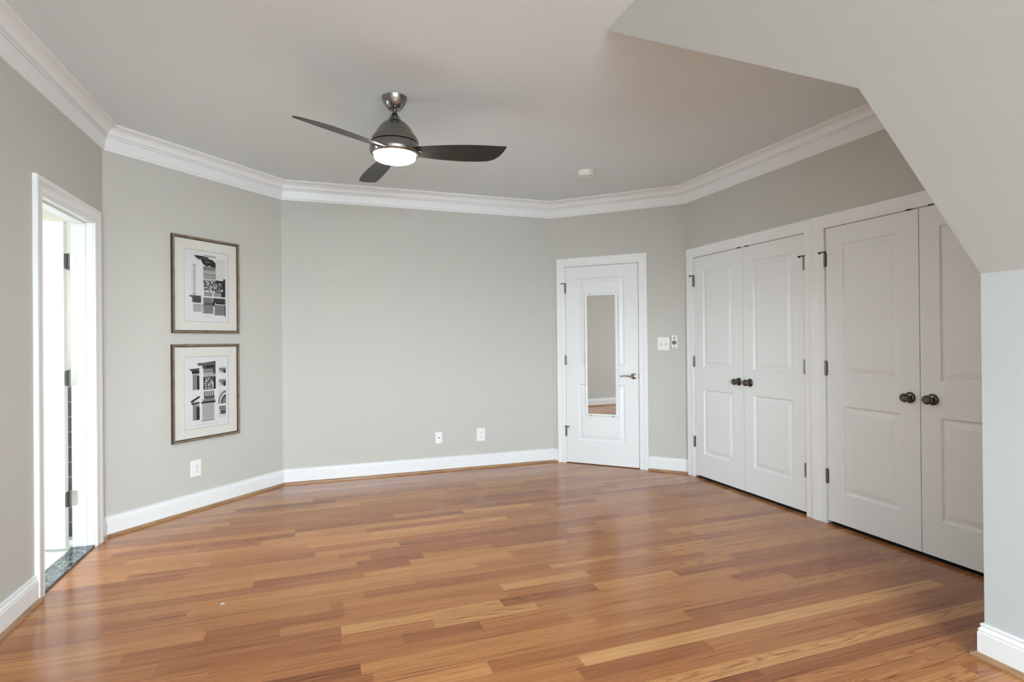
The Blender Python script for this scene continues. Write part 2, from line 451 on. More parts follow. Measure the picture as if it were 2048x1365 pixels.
LR = Vector((LX, REAR))                       # left wall starts at the rear
YN, YF = 3.510, 4.230                         # bathroom door opening in y
wall_obj('wall_left', LR, A, 'greige wall with the open bathroom doorway', [(YN - .012 - REAR, YF + .012 - REAR, -1, 2.062)], 0.15, 0.0)
wall_obj('wall_back_left', A, B, 'angled greige wall holding the two framed prints', ext0=0.0)
wall_obj('wall_back', B, C, 'wide plain greige wall facing the camera', ext0=0.0, ext1=0.0)
DS0, DS1, DZ = 0.150, 0.919, 2.046            # mirror door opening along C-D
wall_obj('wall_back_right', C, D, 'angled greige wall around the mirrored door', [(DS0 - .012, DS1 + .012, -1, DZ + .012)], ext0=0.0, ext1=0.0)
DE = Vector((RX, KY - 0.1))
C1A, C1B, C2A, C2B, CZ = 0.124, 1.383, 1.556, 2.824, 2.0405
wall_obj('wall_right', D, DE, 'greige wall above and around the double closet doors',
         [(C1A - .012, C1B + .012, -1, CZ + .012), (C2A - .012, C2B + .012, -1, CZ + .012)], ext0=0.0, ext1=0.12)
# rear wall with a wide window opening (behind the camera)
RW0, RW1 = Vector((KX + 0.15, REAR)), Vector((LX, REAR))
wall_obj('wall_rear', RW0, RW1, 'greige wall behind the camera with the bedroom windows', [(0.66, 3.56, 0.70, 2.20)], 0.1, 0.15)
# window frames
def window(name, x0, x1, z0, z1, n, loc, rz, label):
    e = empty(name, loc, rz, label, 'window', kind='structure')
    f = MB(); t = .05
    f.box(x0, x1, .03, .09, z0, z0 + t); f.box(x0, x1, .03, .09, z1 - t, z1)
    for i in range(n + 1):
        c = x0 + (x1 - x0) * i / n; a = c if i == 0 else c - t / 2; a = min(a, x1 - t)
        f.box(a, a + t, .03, .09, z0 + t, z1 - t)
    f.build('window_frame', M['trim'], e)
    s = MB(); s.box(x0 - .05, x1 + .05, -.05, .0, z0 - .03, z0); s.build('window_sill', M['trim'], e)
window('window_1', 0.66, 3.56, .70, 2.20, 3, (RW0.x, RW0.y, 0), wall_frame(RW0, RW1), 'wide white framed window in the wall behind the camera')

# low side wall (knee wall) and the wall that closes the closet nook
kb = MB(); kb.box(KX, KX + .12, REAR - .05, KY, 0, KZ)
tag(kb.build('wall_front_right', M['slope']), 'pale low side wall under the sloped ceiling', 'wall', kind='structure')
nb = MB(); nb.box(KX + .12, RX + .2, KY - .12, KY, 0, H)
tag(nb.build('wall_nook', M['wall']), 'hidden end wall beside the closet doors', 'wall', kind='structure')

# ceiling and its slope
cb = MB(); cb.box(LX - .2, RX + .2, REAR - .2, B.y + .2, H, H + .12)
tag(cb.build('ceiling', M['ceiling']), 'flat pale grey ceiling carrying the fan', 'ceiling', kind='structure')
sl = MB()
lo = [(CX, CYY, H), (PX, KY, H - (H - KZ) * (PX - CX) / (KX - CX)), (KX, KY, KZ), (KX + .12, KY, KZ), (KX + .12, REAR - .05, KZ), (KX, REAR - .05, KZ), (CX, REAR - .05, H)]
up = [(x, y, H + .01) for x, y, z in lo]
n = len(lo)
sl.add(lo + up, [(0, 1, 2, 5, 6), (2, 3, 4, 5), tuple(range(n, 2 * n))] + [(i, (i + 1) % n, n + (i + 1) % n, n + i) for i in range(n)])
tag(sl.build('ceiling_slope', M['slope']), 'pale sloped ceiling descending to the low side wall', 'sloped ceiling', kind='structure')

# closet enclosure behind the doors
cl = MB()
cl.box(RX + .65, RX + .75, KY - .12, D.y + .3, 0, H)
cl.box(RX + TH, RX + .75, D.y + .2, D.y + .3, 0, H); cl.box(RX + TH, RX + .75, KY - .12, KY, 0, H)
cl.box(RX + TH, RX + .75, KY - .12, D.y + .3, H, H + .08)
tag(cl.build('wall_closet', M['wall']), 'closet interior walls behind the double doors', 'wall', kind='structure')
cf = MB()  # near-black sheet over the oak, paints the shade in the gap under the doors
for (s0, s1) in ((C1A, C1B), (C2A, C2B)): cf.box(s0, s1, .008, .66, -.002, .002)
put_ = cf.build('floor_closet_shade', simple('closet_gap_shade', (0.016, 0.014, 0.012), 0.95, noise=0.3, scale=200)); put_.location = (D.x, D.y, 0); put_.rotation_euler = (0, 0, wall_frame(D, DE))
tag(put_, 'black sheet added on the closet floor as the shade under the closet doors', 'floor', kind='structure')
hl = MB(); a = wall_frame(C, D)
hl.box(-.1, 1.2, .55, .6, 0, H)
hl.box(-.1, -.05, TH, .6, 0, H); hl.box(1.15, 1.2, TH, .6, 0, H); hl.box(-.1, 1.2, TH, .6, 2.3, 2.35); hl.box(-.1, 1.2, TH, .6, -.05, -.002)
o = hl.build('wall_passage', M['wall']); o.location = (C.x, C.y, 0); o.rotation_euler = (0, 0, a)
tag(o, 'dark passage walls behind the closed mirrored door', 'wall', kind='structure')

# bathroom beyond the doorway
BX0, BX1, BY0, BY1, BH = -3.3, LX - TH, 1.95, 4.50, 2.5
bb = MB()
WY0, WY1, WZ0, WZ1 = 3.45, 4.30, 1.00, 1.75      # unseen opening added in the far bathroom wall to brighten the closet doors
bb.box(BX0 - .1, BX0, BY0 - .1, WY0, 0, BH); bb.box(BX0 - .1, BX0, WY1, BY1 + .1, 0, BH)
bb.box(BX0 - .1, BX0, WY0, WY1, 0, WZ0); bb.box(BX0 - .1, BX0, WY0, WY1, WZ1, BH)
bb.box(BX0, BX1, BY1, BY1 + .1, 0, BH)
bb.box(BX0, -2.55, BY0 - .1, BY0, 0, BH); bb.box(-2.15, BX1, BY0 - .1, BY0, 0, BH)
bb.box(-2.55, -2.15, BY0 - .1, BY0, 0, 1.55); bb.box(-2.55, -2.15, BY0 - .1, BY0, 1.95, BH)
tag(bb.build('wall_bathroom', M['cream']), 'cream bathroom walls seen through the open doorway', 'wall', kind='structure')
bt = MB(); bt.box(BX0, BX1, BY1 - .012, BY1, 0, 1.1)
tag(bt.build('trim_1', M['brown_tile']), 'brown wall tile behind the open bathroom door', 'tile', kind='structure')
bc = MB(); bc.box(BX0 - .1, BX1, BY0 - .1, BY1 + .1, BH, BH + .1)
tag(bc.build('ceiling_bathroom', M['cream']), 'cream bathroom ceiling above the open door', 'ceiling', kind='structure')
bf = MB(); bf.box(BX0 - .1, BX1, BY0 - .1, BY1 + .1, -.06, 0.004)
tag(bf.build('floor_bathroom', M['tile']), 'beige tile floor inside the bathroom doorway', 'floor', kind='structure')
gt = MB(); gt.box(BX1 - .0, LX, YN, YF, -.06, .012)
tag(gt.build('threshold', M['granite'], bevel=.003), 'black veined stone threshold, reflected white put into its veins, in the bathroom doorway', 'threshold', kind='structure')

# ------------------------------------------------------------------ CROWN, BASE, SHOE
def arc(c, r0, r1, a0, a1, n):
    return [(c[0] + r0 * math.cos(a0 + (a1 - a0) * i / n), c[1] + r1 * math.sin(a0 + (a1 - a0) * i / n)) for i in range(n + 1)]
z = H
crown = [(0, z - .165), (.010, z - .165), (.014, z - .160), (.014, z - .150), (.018, z - .145), (.026, z - .090), (.027, z - .084), (.0235, z - .083), (.0235, z - .079), (.034, z - .078), (.037, z - .073), (.034, z - .068), (.030, z - .067), (.030, z - .063), (.040, z - .062), (.043, z - .058)]
crown += [(.044 + .044 * (1 - math.cos(t * math.pi / 2 / 6)), z - .056 + .040 * math.sin(t * math.pi / 2 / 6)) for t in range(7)]
crown += [(.090, z - .014), (.098, z - .012), (.098, z), (0, z)]
base = [(0, 0), (.017, 0), (.017, .098), (.0155, .101), (.013, .102), (.013, .105), (.0155, .107), (.0155, .110), (.012, .116), (.008, .121), (.0075, .124), (.010, .126), (.011, .130), (.009, .134), (0, .1355)]
shoe = [(.0165, 0), (.036, 0)] + [(.0165 + .0195 * math.cos(t * math.pi / 2 / 5), .003 + .016 * math.sin(t * math.pi / 2 / 5)) for t in range(6)]
pts = [LR, A, B, C, D, Vector((RX, KY))]
names = ['left wall', 'framed print wall', 'wide back wall', 'mirrored door wall', 'closet wall']
for i in range(5):
    mb = MB(); run(mb, crown, pts[i - 1] if i else None, pts[i], pts[i + 1], pts[i + 2] if i < 4 else None)
    tag(mb.build('trim_%d' % (i + 2), M['trim'], smooth=30), 'white crown moulding along the top of the ' + names[i], 'crown moulding', kind='structure')

def along(P0, P1, s): return P0 + (P1 - P0).normalized() * s
CW = 0.085
K0, K1 = Vector((KX, REAR)), Vector((KX, KY))
segs = [('baseboard_left', None, LR, Vector((LX, YN - .005 - CW)), None, 'white baseboard before the bathroom door'),
        ('baseboard_corner', None, Vector((LX, YF + .005 + CW)), A, B, 'short white baseboard piece beyond the bathroom door'),
        ('baseboard_back_left', LR, A, B, C, 'white baseboard under the framed prints'),
        ('baseboard_back', A, B, C, D, 'white baseboard along the wide plain wall'),
        ('baseboard_back_right', B, C, along(C, D, DS0 - .005 - CW), None, 'tiny white baseboard piece beside the mirrored door hinges'),
        ('baseboard_switch', None, along(C, D, DS1 + .005 + CW), D, along(D, DE, 1), 'short white baseboard under the light switch'),
        ('baseboard_right', C, D, along(D, DE, C1A - .003 - CW), None, 'narrow white baseboard piece beside the closet casing')]
q = 3
for (nm, a, b, c, d, lab) in segs:
    mb = MB(); run(mb, base, a, b, c, d)
    tag(mb.build(nm, M['trim'], smooth=25), lab, 'baseboard', kind='structure')
    mb = MB(); run(mb, shoe, a, b, c, d)
    tag(mb.build(nm.replace('baseboard', 'trim_shoe'), M['shoe'], smooth=40), 'oak shoe moulding below the ' + lab, 'shoe moulding', kind='structure')
# low side wall: baseboard runs along the face and returns round its end
KR = Vector((KX + .7, KY))
for prof, nm, mt, lab, ct in ((base, 'baseboard_front_right', 'trim', 'white baseboard round the low side wall', 'baseboard'), (shoe, 'trim_shoe_front_right', 'shoe', 'oak shoe moulding round the foot of the low side wall', 'shoe moulding')):
    mb = MB(); run(mb, prof, KR + Vector((0, 0)), K1, K0, None) if False else None
    # room is on the -x side: walk from the nook corner to the rear
    run(mb, prof, KR, K1, K0, None); run(mb, prof, None, KR, K1, K0)
    tag(mb.build(nm, M[mt], smooth=25), lab, ct, kind='structure')

# ------------------------------------------------------------------ CASINGS
casing_prof = [(0, 0), (0, .010), (.006, .0115), (.010, .0135), (.014, .0125), (.050, .015), (.056, .018), (.064, .0205), (.076, .021), (CW - .003, .0205), (CW, .018), (CW, 0)]   # (across, thickness)
def casing(mb, x0, x1, z1, right=True, left=True, x_head=None):
    """casing round an opening x0..x1 up to z1; wall at y=0, room at -y"""
    n = len(casing_prof)
    def loop(px, pz, dx, dz):
        return [(px + dx * a, -t, pz + dz * a) for a, t in casing_prof]
    stations = []
    if left: stations += [loop(x0, 0, -1, 0)]
    stations += [loop(x0, z1, -1, 1) if left else loop(x0, z1, 0, 1)]
    stations += [loop(x1, z1, 1, 1) if right else loop(x1, z1, 0, 1)]
    if right: stations += [loop(x1, 0, 1, 0)]
    vs = [p for s in stations for p in s]; fs = []
    for k in range(len(stations) - 1):
        for i in range(n):
            j = (i + 1) % n
            fs.append((k * n + i, k * n + j, (k + 1) * n + j, (k + 1) * n + i))
    fs.append(tuple(range(n))); fs.append(tuple((len(stations) - 1) * n + i for i in range(n))[::-1])
    mb.add(vs, fs)
def jamb(mb, x0, x1, z1, th=TH, t=.012):
    mb.box(x0 - t, x0, 0, th, 0, z1 + t); mb.box(x1, x1 + t, 0, th, 0, z1 + t); mb.box(x0, x1, 0, th, z1, z1 + t)

def put(o, P0, P1, s=0, z=0):
    o.location = wall_point(P0, P1, s, z); o.rotation_euler = (0, 0, wall_frame(P0, P1)); return o

mb = MB(); casing(mb, DS0 - .004, DS1 + .004, DZ + .004); jamb(mb, DS0, DS1, DZ)
put(tag(mb.build('trim_8', M['trim'], smooth=25), 'white door casing round the mirrored door', 'door casing', kind='structure'), C, D)
mb = MB(); jamb(mb, YN - REAR, YF - REAR, 2.05)
casing(mb, YN - .005 - REAR, YF + .005 - REAR, 2.055)
x0, x1 = YN - REAR, YF - REAR                   # door stop strips inside the jamb
mb.box(x0, x0 + .010, .040, .076, .0125, 2.05); mb.box(x1 - .010, x1, .040, .076, .0125, 2.05); mb.box(x0 + .01, x1 - .01, .040, .076, 2.04, 2.05)
put(tag(mb.build('trim_9', M['trim'], smooth=25), 'white casing and jamb of the open bathroom doorway', 'door casing', kind='structure'), LR, A)
mb = MB()
casing(mb, C1A - .003, C1B + .003, CZ + .003); jamb(mb, C1A, C1B, CZ)
casing(mb, C2A - .003, C2B + .003, CZ + .003); jamb(mb, C2A, C2B, CZ)
mb.box(C1B + .003 + CW, C2A - .003 - CW, -.0195, 0, 0, CZ + .003 + CW) if C2A - C1B > 2 * CW + .006 else None
put(tag(mb.build('trim_10', M['trim'], smooth=25), 'white casing framing both pairs of closet doors', 'door casing', kind='structure'), D, DE)

# ------------------------------------------------------------------ DOORS
def panel_slab(x0, x1, z0, z1, px0, px1, panels, t=.035, y0=0.0):
    """slab with front at y0 (towards -y); raised panels px0..px1 for each (za, zb)"""
    mb = MB()
    def face(y, flip):
        s = -1 if not flip else 1                   # direction out of the face
        def quad(a, b, c, d): mb.add([(a, y, c), (b, y, c), (b, y, d), (a, y, d)], [(0, 1, 2, 3)])
        quad(x0, px0, z0, z1); quad(px1, x1, z0, z1)
        zz = [z0] + [v for p in panels for v in p] + [z1]
        for i in range(0, len(zz), 2): quad(px0, px1, zz[i], zz[i + 1])
        for (za, zb) in panels:
            rings = [(0, 0), (.003, .0005), (.009, .0075), (.013, .0110), (.021, .0110), (.026, .0098), (.050, .0030), (.052, .0015)]
            vs = []
            for ins, dep in rings:
                yy = y - s * dep
                vs += [(px0 + ins, yy, za + ins), (px1 - ins, yy, za + ins), (px1 - ins, yy, zb - ins), (px0 + ins, yy, zb - ins)]
            fs = []
            for k in range(len(rings) - 1):
                for i in range(4):
                    j = (i + 1) % 4
                    fs.append((k * 4 + i, k * 4 + j, k * 4 + 4 + j, k * 4 + 4 + i))
            b = (len(rings) - 1) * 4; fs.append((b, b + 1, b + 2, b + 3))
            mb.add(vs, fs)
    face(y0, False); face(y0 + t, True)
    e = [(x0, z0), (x1, z0), (x1, z1), (x0, z1)]
    for i in range(4):
        (a, c), (b, d) = e[i], e[(i + 1) % 4]
        mb.add([(a, y0, c), (b, y0, d), (b, y0 + t, d), (a, y0 + t, c)], [(0, 1, 2, 3)])
    return mb

def weld(o):
    import bmesh
    bm = bmesh.new(); bm.from_mesh(o.data)
    bmesh.ops.remove_doubles(bm, verts=bm.verts[:], dist=1e-5)
    bmesh.ops.recalc_face_normals(bm, faces=bm.faces[:]); bm.to_mesh(o.data); bm.free()
    return o

def hinge(x, z, parent, arm=None):
    """closed butt hinge seen edge-on; knuckle stands proud of the face; arm = -1/+1 adds a hinge pin stop"""
    mb = MB()
    for k in range(5):
        mb.lathe([(0.0078, z - .048 + k * .0192), (0.0078, z - .048 + k * .0192 + .0185)], 12, (x, -.0085, 0))
    mb.lathe([(.003, z - .053), (.0045, z - .051), (.0045, z + .051), (.003, z + .053)], 10, (x, -.0085, 0))
    mb.box(x - .011, x - .001, -.0040, -.0012, z - .047, z + .047); mb.box(x + .001, x + .011, -.0040, -.0012, z - .047, z + .047)
    h = mb.build('hinge', M['hinge'], parent, smooth=40)
    if arm:
        s = MB()
        s.lathe([(.008, z + .050), (.008, z + .056)], 12, (x, -.0085, 0))
        s.tube([(x, -.010, z + .053), (x + arm * .012, -.020, z + .053), (x + arm * .03, -.026, z + .052), (x + arm * .036, -.023, z + .049)], .0032, 8)
        s.lathe([(.005, -.026), (.0065, -.020), (.0065, -.012)], 10, (x + arm * .034, 0, z + .050), 'y')
        s.tube([(x, -.012, z + .053), (x - arm * .018, -.022, z + .053)], .0028, 8)
        s.build('hinge_stop', M['dark'], h, smooth=40)
    return h

def knob(x, z, parent, yf=0.0):
    mb = MB()
    mb.lathe([(.0335, yf), (.0335, yf - .003), (.031, yf - .008), (.024, yf - .0125), (.014, yf - .015), (.0115, yf - .020), (.0115, yf - .026), (.016, yf - .030), (.0235, yf - .036), (.0265, yf - .044), (.0265, yf - .052), (.024, yf - .058), (.019, yf - .0615), (.0185, yf - .0605), (.012, yf - .0605), (.0115, yf - .062), (.004, yf - .0625)], 36, (x, 0, z), 'y')
    return mb.build('door_knob', M['knob'], parent, smooth=35)

# mirrored door
d2 = put(empty('door_2', (0, 0, 0), 0, 'closed white two-panel door with a long mirror hung on it', 'door', kind='structure'), C, D)
weld(panel_slab(DS0 + .003, DS1 - .004, .008, DZ - .004, .287, .778, [(.242, .828), (1.022, 1.922)]).build('door_slab', M['door'], d2))
for zc, am in ((1.822, -1), (1.073, None), (.328, 1)):
    hinge(DS0 + .001, zc, d2, am)
mb = MB()
mb.lathe([(.032, 0), (.032, -.004), (.029, -.010), (.018, -.013), (.012, -.016), (.011, -.040), (.014, -.044), (.014, -.056), (.010, -.060)], 32, (.866, 0, .918), 'y')
mb.tube([(.866, -.050, .918), (.845, -.052, .918), (.815, -.053, .921), (.785, -.053, .922), (.760, -.051, .918), (.744, -.047, .914)], [.0095, .009, .0078, .0066, .0056, .0045], 12)
tag(mb.build('lever_handle', M['nickel'], d2, smooth=40), 'satin nickel lever handle')
mb = MB(); mb.box(.9165, .9205, -.0035, .02, .89, .945); mb.build('latch_plate', M['hinge'], d2)

# closet doors
def closet_leaf(name, x0, x1, px0, px1, hx, hz, kx, label, catch):
    e = put(empty(name, (0, 0, 0), 0, label, 'closet door', kind='structure'), D, DE)
    weld(panel_slab(x0, x1, .0225, 2.036, px0, px1, [(.228, .823), (1.022, 1.918)]).build('door_slab', M['door'], e))
    for k, (zc) in enumerate(hz): hinge(hx, zc, e, -1 if k == 0 else None)
    knob(kx, .921, e)
    m = MB(); m.box(catch - .022, catch + .022, -.002, .02, 2.0362, 2.0405); m.box(catch - .012, catch + .012, -.008, .0, 2.0362, 2.044)
    m.build('ball_catch', M['dark'], e)
    return e
HZ = (1.822, 1.073, .328)
closet_leaf('door_3', .1275, .7585, .248, .640, C1A + .001, HZ, .703, 'white closet door leaf nearest the light switch, hinged beside it', .715)
closet_leaf('door_4', .7615, 1.380, .866, 1.266, C1B - .001, HZ, .831, 'white closet door leaf hinged at the post between the two closets', .805)
closet_leaf('door_5', 1.560, 2.190, 1.684, 2.070, C2A + .001, HZ, 2.132, 'second closet pair, white leaf hinged at the post between the closets', 2.135)
closet_leaf('door_6', 2.195, 2.820, 2.302, 2.700, C2B - .001, HZ, 2.262, 'white closet door leaf partly hidden by the low side wall', 2.265)

# open bathroom door
pin = (LX - TH - .009, YF - .004, 0)
OPEN = math.radians(100)
d1 = empty('door_1', pin, -math.pi / 2 - OPEN, 'white bathroom door standing open into the tiled bathroom', 'door', kind='structure')
# local frame: x runs from the hinge pin along the slab; the face once towards the bedroom is at +y
s = MB(); weld(panel_slab(.004, .708, .022, 2.044, .115, .595, [(.242, .828), (1.022, 1.922)], y0=.009).build('door_slab', M['door'], d1))
for zc in (1.80, 1.072, .318):
    mb = MB()
    for k in range(5): mb.lathe([(.0065, zc - .048 + k * .0192), (.0065, zc - .048 + k * .0192 + .0185)], 12)
    mb.lathe([(.003, zc - .053), (.0045, zc - .051), (.0045, zc + .051), (.003, zc + .053)], 10)
    h = mb.build('hinge', M['hinge'], d1, smooth=40)
    # leaf on the door edge (edge plane at x=.004) with rounded corners
    def leaf_pts(y0, y1, z0, z1, r):
        p = [(y0, z0)]
        p += [(y1 - r + r * math.sin(t * math.pi / 8), z0 + r - r * math.cos(t * math.pi / 8)) for t in range(5)]
        p += [(y1 - r + r * math.cos(t * math.pi / 8), z1 - r + r * math.sin(t * math.pi / 8)) for t in range(5)]
        p += [(y0, z1)]
        return p
    pp = leaf_pts(.0, .040, zc - .048, zc + .048, .014); nP = len(pp)
    m = MB(); m.add([(.004, y, zz) for y, zz in pp] + [(.0015, y, zz) for y, zz in pp], [tuple(range(nP)), tuple(range(nP, 2 * nP))[::-1]] + [(i, (i + 1) % nP, nP + (i + 1) % nP, nP + i) for i in range(nP)])
    m.build('hinge_leaf', M['hinge'], h)
    # leaf on the jamb: in world the jamb face is the plane y = YF, running from the pin towards the bedroom
    m = MB()
    inv = Matrix.Rotation(-(-math.pi / 2 - OPEN), 4, 'Z')
    vs = []
    for yy in (YF - .0003, YF - .0025):
        for u_, zz in pp:
            w_ = Vector((pin[0] + u_, yy, zz)) - Vector(pin); vs.append(inv @ w_)
    m.add(vs, [tuple(range(nP)), tuple(range(nP, 2 * nP))[::-1]] + [(i, (i + 1) % nP, nP + (i + 1) % nP, nP + i) for i in range(nP)])
    for (u_, dz) in ((.012, .03), (.028, 0), (.012, -.03)):
        w_ = inv @ (Vector((pin[0] + u_, YF - .0026, zc + dz)) - Vector(pin)); m.lathe([(.0035, -.0005), (.0035, .0005)], 8, tuple(w_), 'z')
    m.build('jamb_leaf', M['hinge_bright'], h)

# ------------------------------------------------------------------ mirror hung on the door
mr = put(empty('door_mirror', (0, 0, 0), 0, 'long narrow white-framed mirror clipped to the closed door', 'mirror'), C, D)
mr.rotation_euler.x = math.radians(0.52)
mr.location = wall_point(C, D, 0, 0, -.0008)
x0, x1, z0, z1 = .370, .713, .508, 1.754
gx0, gx1, gz0, gz1 = .393, .688, .526, 1.735
fy0, fy1 = -.0005, -.0145
m = MB()
m.rbox(x0, gx0, z0, z1, fy0, fy1, .004); m.rbox(gx1, x1, z0, z1, fy0, fy1, .004)
m.rbox(gx0 - .002, gx1 + .002, z0, gz0, fy0, fy1, .004); m.rbox(gx0 - .002, gx1 + .002, gz1, z1, fy0, fy1, .004)
m.build('mirror_frame', M['trim'], mr)
m = MB(); m.box(gx0 - .001, gx1 + .001, -.009, -.003, gz0 - .001, gz1 + .001); m.build('mirror_glass', M['mirror'], mr)
for (x, zc, dz) in ((.425, z1, 1), (.660, z1, 1), (.425, z0, -1), (.660, z0, -1)):
    m = MB(); m.box(x - .008, x + .008, -.017, -.0148, zc - dz * .008 if dz > 0 else zc - .010, zc + .010 if dz > 0 else zc + .008)
    m.lathe([(.0035, -.019), (.0035, -.0165)], 10, (x, 0, zc + dz * .006), 'y')
    m.build('mirror_clip', M['hinge_bright'], mr)

# ------------------------------------------------------------------ electrical plates
def plate(name, P0, P1, s, z, w, h, label, cat, kind_):
    e = put(empty(name, (0, 0, 0), 0, label, cat), P0, P1, s, z)
    m = MB(); m.rbox(-w / 2, w / 2, -h / 2, h / 2, 0, -.0065, .003); m.build('cover_plate', M['plastic'], e)
    if kind_ == 'outlet':
        for zc in (.0195, -.0195):
            r = MB(); r.lathe([(.0165, -.0065), (.0165, -.009), (.0155, -.0095)], 28, (0, 0, zc), 'y'); rr = r.build('receptacle', M['plastic'], e, smooth=30)
            k = MB(); k.box(-.0075, -.0050, -.0102, -.0094, zc + .000, zc + .009); k.box(.0050, .0075, -.0102, -.0094, zc + .001, zc + .008)
            k.lathe([(.003, -.0102), (.003, -.0094)], 12, (0, 0, zc - .007), 'y'); k.build('slot', M['slot'], rr)
        r = MB(); r.lathe([(.003, -.0064), (.0025, -.0078)], 10, (0, 0, 0), 'y'); r.build('screw', M['hinge_bright'], e)
    if kind_ == 'jack':
        r = MB(); r.lathe([(.0065, -.0064), (.0065, -.009), (.0048, -.009), (.0048, -.016), (.0030, -.016)], 6, (.002, 0, .001), 'y'); r.build('coaxial_jack', M['dark'], e)
        for zc in (.042, -.042):
            r = MB(); r.lathe([(.003, -.0064), (.0025, -.0076)], 10, (0, 0, zc), 'y'); r.build('screw', M['plastic'], e)
    if kind_ == 'switch':
        for xc in (-.023, .023):
            r = MB(); r.box(xc - .0055, xc + .0055, -.0072, -.0060, -.013, .013); rr = r.build('toggle_slot', M['dial'], e)
            t = MB(); t.add([(xc - .004, -.006, -.008), (xc + .004, -.006, -.008), (xc + .004, -.006, .006), (xc - .004, -.006, .006),
                             (xc - .0035, -.020, .004), (xc + .0035, -.020, .004), (xc + .0035, -.018, .012), (xc - .0035, -.018, .012)],
                            [(3, 2, 1, 0), (4, 5, 6, 7), (0, 1, 5, 4), (1, 2, 6, 5), (2, 3, 7, 6), (3, 0, 4, 7)])
            t.build('toggle', M['plastic'], rr)
            for zc in (.030, -.030):
                r = MB(); r.lathe([(.003, -.0064), (.0025, -.0076)], 10, (xc, 0, zc), 'y'); r.build('screw', M['hinge_bright'], e)
    return e
plate('wall_outlet', A, B, .646, .323, .084, .124, 'white duplex outlet below the lower framed print', 'outlet', 'outlet')
plate('wall_outlet', B, C, 1.858, .331, .088, .131, 'white duplex outlet on the wide plain wall', 'outlet', 'outlet')
plate('jack_plate', B, C, 1.4255, .327, .069, .112, 'small white cable jack plate with one dark socket', 'jack plate', 'jack')
plate('light_switch', C, D, 1.161, 1.238, .115, .127, 'white double toggle light switch beside the mirrored door', 'light switch', 'switch')
# remote control in its wall holder
rc = put(empty('fan_remote', (0, 0, 0), 0, 'slim white remote control with a grey round button, beside the light switch', 'remote control'), C, D, 1.2665, 1.257)
m = MB(); m.rbox(-.030, .030, -.065, .05, 0, -.010, .003); m.build('wall_holder', M['plastic'], rc)
m = MB(); m.rbox(-.0275, .0275, -.062, .062, -.0102, -.026, .005); b_ = m.build('remote_body', M['plastic'], rc)
m = MB(); m.lathe([(.0215, -.026), (.0215, -.0275), (.019, -.029), (.008, -.0295)], 32, (0, 0, -.008), 'y'); tag(m.build('round_button', M['dial'], b_, smooth=30), 'grey round button')
m = MB(); m.box(-.008, .008, -.0275, -.0258, .026, .034); m.box(-.006, .010, -.0275, -.0258, .037, .046); m.build('small_button', M['dial'], b_)
m = MB(); m.tube([(-.013, -.0262, -.046), (0, -.0262, -.050), (.013, -.0262, -.046)], .0016, 6); m.build('printed_mark', M['dial'], b_)

# ------------------------------------------------------------------ framed prints
def ink_builder(W, Hh):
    mats = [M['paper']] + [M['ink%d' % i] for i in range(5)]
    mb = MB(); mb.box(-W / 2, W / 2, -.0015, 0, -Hh / 2, Hh / 2, 0)
    lay = [0]
    def P(u, v): return ((u - .5) * W, (.5 - v) * Hh)
    def poly(pts, ink):
        lay[0] += 1; y = -.0016 - lay[0] * .000004
        q = [P(u, v) for u, v in pts]
        mb.add([(x, y, zz) for x, zz in q], [tuple(range(len(q)))], ink + 1 if ink >= 0 else 0)
    def rect(u0, v0, u1, v1, ink): poly([(u0, v0), (u1, v0), (u1, v1), (u0, v1)], ink)
    def stripes(u0, v0, u1, v1, n, a, b, horiz=False):
        for i in range(n):
            if horiz:
                h = (v1 - v0) / n; rect(u0, v0 + i * h, u1, v0 + (i + 1) * h, a if i % 2 else b)
            else:
                h = (u1 - u0) / n; rect(u0 + i * h, v0, u0 + (i + 1) * h, v1, a if i % 2 else b)
    def leaves(u0, v0, u1, v1, n, seed):
        r = random.Random(seed)
        for i in range(n):
            cu, cv = r.uniform(u0, u1), r.uniform(v0, v1); a = r.uniform(0, 6.28); l = r.uniform(.014, .032); w = l * .4
            k = W / Hh
            pts = []
            for (dx, dy) in ((-l, 0), (-l * .3, w), (l * .4, w * .8), (l, 0), (l * .4, -w * .8), (-l * .3, -w)):
                pts.append((cu + dx * math.cos(a) - dy * math.sin(a), cv + (dx * math.sin(a) + dy * math.cos(a)) * k))
            poly(pts, r.choice((0, 0, 0, 1, 1, 2, 3, 4, -1)))
    return mb, mats, poly, rect, stripes, leaves
def border(rect):
    for (a, b, c, d) in ((0, 0, 1, .006), (0, .994, 1, 1), (0, 0, .01, 1), (.99, 0, 1, 1)): rect(a, b, c, d, 3)

